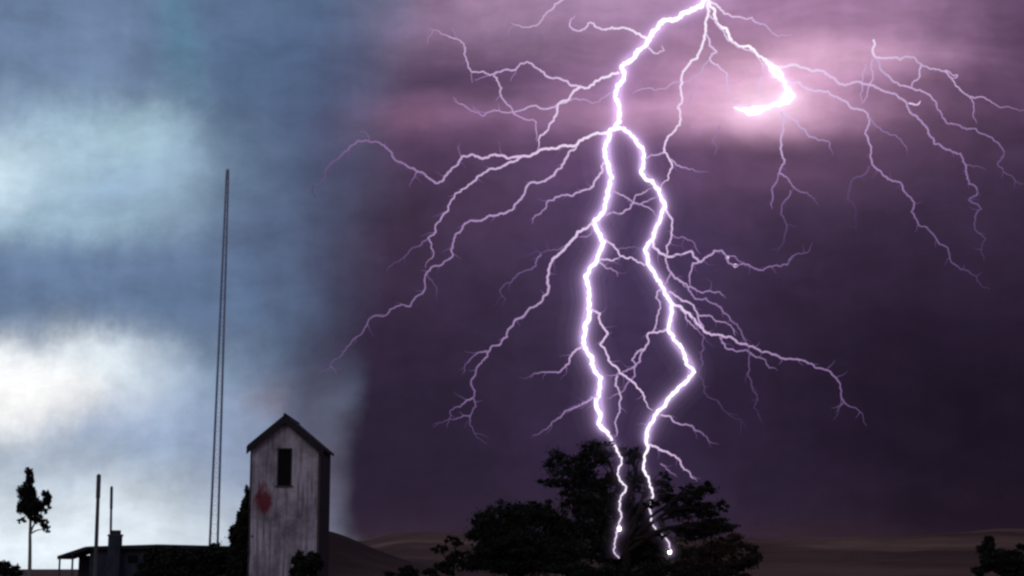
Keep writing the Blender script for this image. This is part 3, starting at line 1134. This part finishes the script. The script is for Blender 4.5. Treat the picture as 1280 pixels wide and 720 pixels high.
# (points, start radius, end radius, start brightness, end brightness); an indented twig belongs to the branch above it
BR = [
    ('b', '758,166 747,166 720,182 695,186 672,190 652,195 627,194 610,197 590,193 577,196 565,210 552,227 544,229 535,222 522,214 507,206 490,191 470,177 457,175 437,184 420,200 407,220 400,230 381,237', 2.3, 1.3, 3.6, .6),
    ('t', '522,214 515,225 512,235', 1.1, .7, 1.6, .6), ('t', '577,196 574,188 572,182', 1.0, .6, 1.5, .6),
    ('t', '652,196 647,200 632,206 612,211 595,225 577,237 562,255 552,272 545,290 535,297 539,310 542,317 532,335', 1.8, 1.3, 2.9, 1.6),
    ('t', '535,298 526,306 510,317 486,333 483,345', 1.2, .8, 1.2, .1),
    ('b', '720,184 706,200 702,210 684,224 660,231 651,249 630,267 612,269 602,276 587,276 577,287 567,302 566,320 552,331 534,340 528,367 513,383 495,383 485,392 465,396 454,414 438,430 425,446 412,461 396,470', 1.8, 1.2, 2.8, .6),
    ('t', '534,342 537,349 546,367 548,380', 1.0, .7, .9, .0), ('t', '413,458 419,464 425,472', .9, .6, 1.0, .2),
    ('b', '755,203 747,222 742,232 725,240 702,244 685,251 677,265 666,275 665,280', 1.8, 1.3, 3.0, 1.6),
    ('b', '742,278 722,290 720,296 707,310 690,327 687,334 684,347 685,365 677,377 657,392 645,399 634,421 613,435 609,446 598,457 589,475 591,497 595,508 587,520 591,537 609,555', 2.2, 1.1, 3.2, .5),
    ('t', '609,439 587,450 578,468', 1.1, .8, 1.6, .5), ('t', '590,498 576,508 562,515 559,537', 1.2, .7, 1.6, .2),
    ('t', '588,520 562,524 540,533', 1.0, .7, 1.2, .0), ('t', '741,286 734,296 722,297', 1.2, 1.0, 2.0, 1.6),
    ('t', '707,308 689,313 676,316 646,322', 1.3, .8, 1.4, .1), ('t', '676,318 670,332 655,339 640,352 625,365 632,374 628,383', 1.3, .8, 1.3, .2),
    ('b', '729,434 716,441 711,455 700,465 677,465 667,467 663,473', 1.7, 1.3, 3.0, .9),
    ('b', '748,496 740,497 727,506 712,512 695,525 680,537 665,543', 1.8, 1.1, 2.6, .5),
    ('t', '746,490 735,500 722,513', 1.2, .8, 1.5, .5), ('t', '730,506 715,509 703,517', .9, .6, 1.2, .3),
    ('b', '737,386 750,392 750,402 759,415 756,422 750,430 760,445 771,459 775,467 790,477 800,487 805,499 816,513', 1.7, 1.6, 3.0, 3.0),
    ('t', '759,420 766,415', .9, .6, 1.6, .6), ('t', '772,470 769,482 776,495 775,510 770,525 772,540 768,547', 1.5, 1.2, 2.6, 2.2),
    ('b', '836,409 825,414 810,417 811,427 806,436 795,442 790,450 795,457 782,464 772,467 757,470', 1.6, 1.2, 3.0, 1.8),
    ('t', '826,362 820,372 825,380 821,400 810,417', 1.4, 1.3, 2.4, 2.6), ('t', '806,437 800,452 794,458 794,470 782,482 772,492 755,498', 1.3, 1.0, 2.4, 1.4),
    ('b', '764,237 780,245 792,254 802,256 820,270', 1.3, 1.2, 2.4, 2.2),
    ('b', '758,269 775,267 787,261 791,254 795,244 807,240 817,234', 1.4, 1.3, 2.4, 2.4),
    ('t', '792,254 807,252 822,245', 1.3, 1.2, 2.2, 2.2),
    ('b', '756,300 767,306 775,320 790,322 802,329 811,333', 1.5, 1.5, 3.0, 3.0),
    ('t', '749,324 762,325 775,321', 1.5, 1.3, 3.0, 2.6), ('t', '749,328 757,335 771,340 772,346', 1.4, 1.1, 2.6, 1.6),
    ('t', '772,312 785,309 804,307', 1.0, .8, 1.3, .9),
    ('b', '885,2 885,18 882,37 877,60 872,72 860,82 852,97 851,112 847,135 851,150 842,165 832,177 830,190 837,200 840,210 835,225 825,237', 2.3, 1.7, 3.8, 3.0),
    ('t', '830,190 820,194 810,197 804,199', 1.4, 1.2, 2.4, 2.4), ('t', '837,199 852,209 865,211 875,215 889,216', 1.4, .9, 2.6, .9),
    ('b', '886,0 897,8 905,17 922,21 940,22 950,30 965,41 980,44 990,44', 1.8, 1.0, 3.6, 2.0),
    ('b', '887,4 895,25 907,35 912,47 920,55 935,57 945,66 957,76 966,86', 2.4, 2.6, 4.0, 4.2),
    ('t', '888,20 900,35 917,53 932,62 947,71 954,82 956,92', 1.5, 1.4, 3.0, 3.2),
    ('b', '881,42 887,57 896,65 887,72 900,85 909,92 910,107 912,117 918,123', 1.7, 1.4, 3.0, 2.8),
    ('t', '887,75 877,90 867,96 845,102 810,110 790,117', 1.2, .8, 2.2, 1.6), ('t', '875,98 870,112 860,130', 1.0, .8, 2.0, 1.6),
    ('b', '808,48 792,39 785,36 765,34 752,37 742,29 735,29 731,36 720,38 712,33 713,25 719,19', 2.0, 1.4, 3.6, 2.6),
    ('b', '811,60 822,67 830,63 827,56', 1.5, 1.2, 3.2, 2.6),
    ('b', '712,-14 702,0 690,12 679,22 672,31 655,34 638,28', 1.7, 1.1, 3.0, 2.0),
    ('b', '773,91 760,96 742,106 726,109 710,125 697,132 696,142 687,155 675,170 672,188', 2.2, 1.8, 3.6, 2.8),
    ('t', '726,108 705,101 687,97 675,87 659,77 645,87 625,90 612,94 590,90 585,80 580,67 580,55 565,47 552,43 537,36', 1.8, 1.0, 3.0, 1.6),
    ('t', '710,126 685,136 655,137 640,140 612,140 604,145 592,139 575,130 567,125', 1.6, 1.0, 2.8, 1.6),
    ('t', '617,95 627,110 627,122 637,132 642,142 655,149 670,152 671,165 671,177', 1.5, 1.3, 2.4, 2.2),
    ('t', '710,126 725,125 740,129 755,122 769,114', 1.3, 1.1, 2.2, 2.2),
    ('b', '833,258 838,271 840,284 839,296 833,307 834,318 833,329 839,340 849,351 862,360', 1.7, 1.3, 3.0, 2.2),
    ('t', '839,340 834,353 830,358', 1.2, 1.0, 2.2, 2.0), ('t', '840,293 856,297 869,307 876,318', 1.1, .9, 1.6, 1.2),
    ('b', '816,302 824,316 833,320 847,318 864,314 871,323 876,328 884,321 893,313 902,313 908,321 911,329 919,333 929,329 944,336 964,333 984,331 991,320 1011,314 1016,303', 1.9, 1.1, 3.2, .8),
    ('t', '876,327 866,329 862,344 862,359', 1.4, 1.2, 2.4, 2.0), ('t', '908,320 918,320 929,328', 1.0, .9, 2.0, 1.4),
    ('b', '840,342 860,359 877,366 890,365 900,365 907,373', 1.4, 1.1, 2.4, 1.4),
    ('t', '860,359 870,374 895,380 905,392 915,402 927,415 935,430 936,450 935,470 940,485 947,500 942,510 956,532', 1.4, .9, 1.9, .0),
    ('b', '838,376 852,384 862,392 872,405 880,414 890,419 905,421 920,426 935,432 960,440 975,447 995,449 1010,454 1020,460 1042,470 1050,485 1055,502 1072,512 1083,533', 2.1, 1.2, 3.4, .7),
    ('t', '836,365 852,376 867,382 872,395 876,405 880,413', 1.6, 1.3, 2.8, 2.4), ('t', '872,394 900,402 917,412 919,420', 1.3, 1.0, 2.2, 1.6),
    ('t', '900,422 907,435 920,439 932,437 957,450 962,460 973,463', 1.3, .9, 2.2, 1.0), ('t', '1055,503 1047,508 1038,510', .9, .6, .9, .1),
    ('t', '866,398 872,412 880,422 880,435 876,442 874,470 880,490 902,510 927,525 932,538', 1.2, .8, 1.4, -.2),
    ('t', '852,386 856,392 862,402 868,410 874,413', 1.3, 1.1, 2.4, 2.2),
    ('b', '826,519 840,524 852,531 865,532 877,541 885,550 899,556', 1.5, 1.0, 2.8, .5),
    ('b', '812,556 824,562 837,567 852,582 862,590 871,601', 1.9, 1.2, 3.2, 2.0),
    ('t', '826,580 836,588 846,596', 1.1, .9, 1.6, 1.0),
]
last = None
for i, (kd, s_, r0, r1, b0, b1) in enumerate(BR):
    if kd == 'b':
        last = bolt_part('branch', pp(s_), MD, r0, r1, b0, b1, mainb, 100 + i)
    else:
        bolt_part('twig', pp(s_), MD, r0, r1, b0, b1, last, 100 + i)
ball('bead', 909, 322, MD(909, 322), 2.3, M_BOLT, mainb, 3.2)
ball('bead', 919, 332, MD(919, 332), 2.6, M_BOLT, mainb, 3.2)

# the loop blazing in the cloud
LOOP = pp('956,73 959,78 963,81 965,85 970,88 971,92 976,95 977,99 981,102 981,107 985,111 984,116 988,120 984,125 979,126 974,130 966,131 961,134 954,135 949,138 942,138 936,140 931,137 925,137 917,134')
LOOPR = [1.22 * q for q in (1.2, 1.6, 2.6, 4.2, 5.2, 5.4, 3.8, 2.8, 2.0, 2.2, 3.0, 5.2, 6.0, 5.2, 4.8, 3.0, 2.2, 2.2, 2.6, 4.2, 5.2, 4.4, 2.6, 1.4, .5)]
fl = empty('lightning_bolt', at(960, 120, 285), 'thick hooked lightning loop blazing inside the pink cloud', 'lightning', 'lightning in the storm')
lp = bolt_part('channel', LOOP, FD, 4, 4, 5, 5, fl, 501, M_MAIN, .22, True, LOOPR)
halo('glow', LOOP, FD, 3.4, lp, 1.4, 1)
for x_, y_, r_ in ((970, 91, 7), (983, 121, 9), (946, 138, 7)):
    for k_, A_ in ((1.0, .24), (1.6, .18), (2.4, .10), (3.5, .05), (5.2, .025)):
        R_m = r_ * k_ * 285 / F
        ball('glow', x_, y_, 285, r_ * k_, glow_mat('flash_bloom', (.92, .66, .86), A_ / (2 * R_m)), lp, None, .8)  # added emissive balls imitate soft bloom at the flash
FB = [
    ('b', '954,96 949,110 952,123', 1.5, 1.3, 3.0, 3.0),
    ('b', '975,83 1010,86 1030,89 1042,97 1056,107 1072,102 1092,107 1110,115 1132,127 1136,137 1150,150 1160,166 1168,180 1186,187 1201,192 1207,206 1211,230 1221,235 1221,244 1211,250 1227,261 1218,282 1232,299 1230,326', 2.0, 1.2, 3.4, .5),
    ('t', '1136,129 1146,131 1151,126', 1.6, 1.6, 3.0, 3.0), ('t', '1207,206 1215,208 1225,207', 1.0, .7, 1.2, .3),
    ('b', '984,101 1005,109 1035,114 1052,125 1070,136 1082,140 1087,150 1081,167 1088,194 1097,212 1110,224 1127,230 1130,239 1142,252 1139,264 1149,282 1174,305 1185,310 1187,322 1201,337 1220,345 1238,362', 1.8, 1.1, 3.2, .4),
    ('t', '1086,208 1064,227 1059,249 1070,261 1073,296', 1.2, .8, 1.0, .0), ('t', '1087,147 1100,160 1122,172 1134,194', 1.2, .8, 1.3, .2),
    ('b', '980,140 990,148 1002,160 1020,173 1036,177 1041,194', 1.8, 1.2, 3.2, 1.4),
    ('b', '976,140 979,160 977,190 981,200 974,216 987,227 994,236 1009,241 1018,249 1023,258', 1.8, 1.0, 3.0, .7),
    ('t', '973,217 966,249 963,255 965,262', 1.2, 1.0, 1.7, 1.2), ('t', '988,238 977,261 981,276 980,297 972,318', 1.3, .9, 1.3, .1),
    ('b', '900,157 897,165 890,177 897,185 892,195', 1.0, .8, 2.0, 1.0),
]
for i, (kd, s_, r0, r1, b0, b1) in enumerate(FB):
    if kd == 'b':
        last = bolt_part('branch', pp(s_), FD, r0, r1, b0, b1, fl, 600 + i)
    else:
        bolt_part('twig', pp(s_), FD, r0, r1, b0, b1, last, 600 + i)

# thin high lightning on the far side of the cloud
rgt = empty('lightning_bolt', at(1092, 50, 310), 'thin faint lightning spreading from a short stem in the high cloud', 'lightning', 'lightning in the storm')
RG = [
    ('b', '1092,50 1091,65 1095,72 1110,72 1125,75 1135,71 1145,74 1152,81 1167,86 1182,90 1189,97 1200,112 1210,120 1225,121 1242,129 1284,138', 1.8, 1.1, 3.4, .9),
    ('t', '1182,88 1197,94 1190,99', 1.2, 1.0, 2.6, 2.2), ('t', '1151,82 1150,95 1142,102 1140,110', 1.4, 1.2, 2.6, 2.6),
    ('t', '1212,122 1217,140 1221,155', 1.0, .7, .9, .0),
    ('b', '1095,74 1110,94 1125,107 1140,110 1155,115 1167,125 1172,137 1185,155 1200,157 1220,161 1240,172 1247,178 1255,189 1247,206 1269,226 1284,229', 1.5, 1.1, 2.4, .7),
    ('b', '1091,74 1091,92 1085,112 1076,132', 1.5, 1.1, 2.6, 1.8),
    ('b', '1081,80 1078,100 1075,118 1078,130', 1.0, .8, 1.9, 1.5),
]
for i, (kd, s_, r0, r1, b0, b1) in enumerate(RG):
    if kd == 'b':
        last = bolt_part('branch', pp(s_), GD, r0, r1, b0, b1, rgt, 700 + i)
    else:
        bolt_part('twig', pp(s_), GD, r0, r1, b0, b1, last, 700 + i)
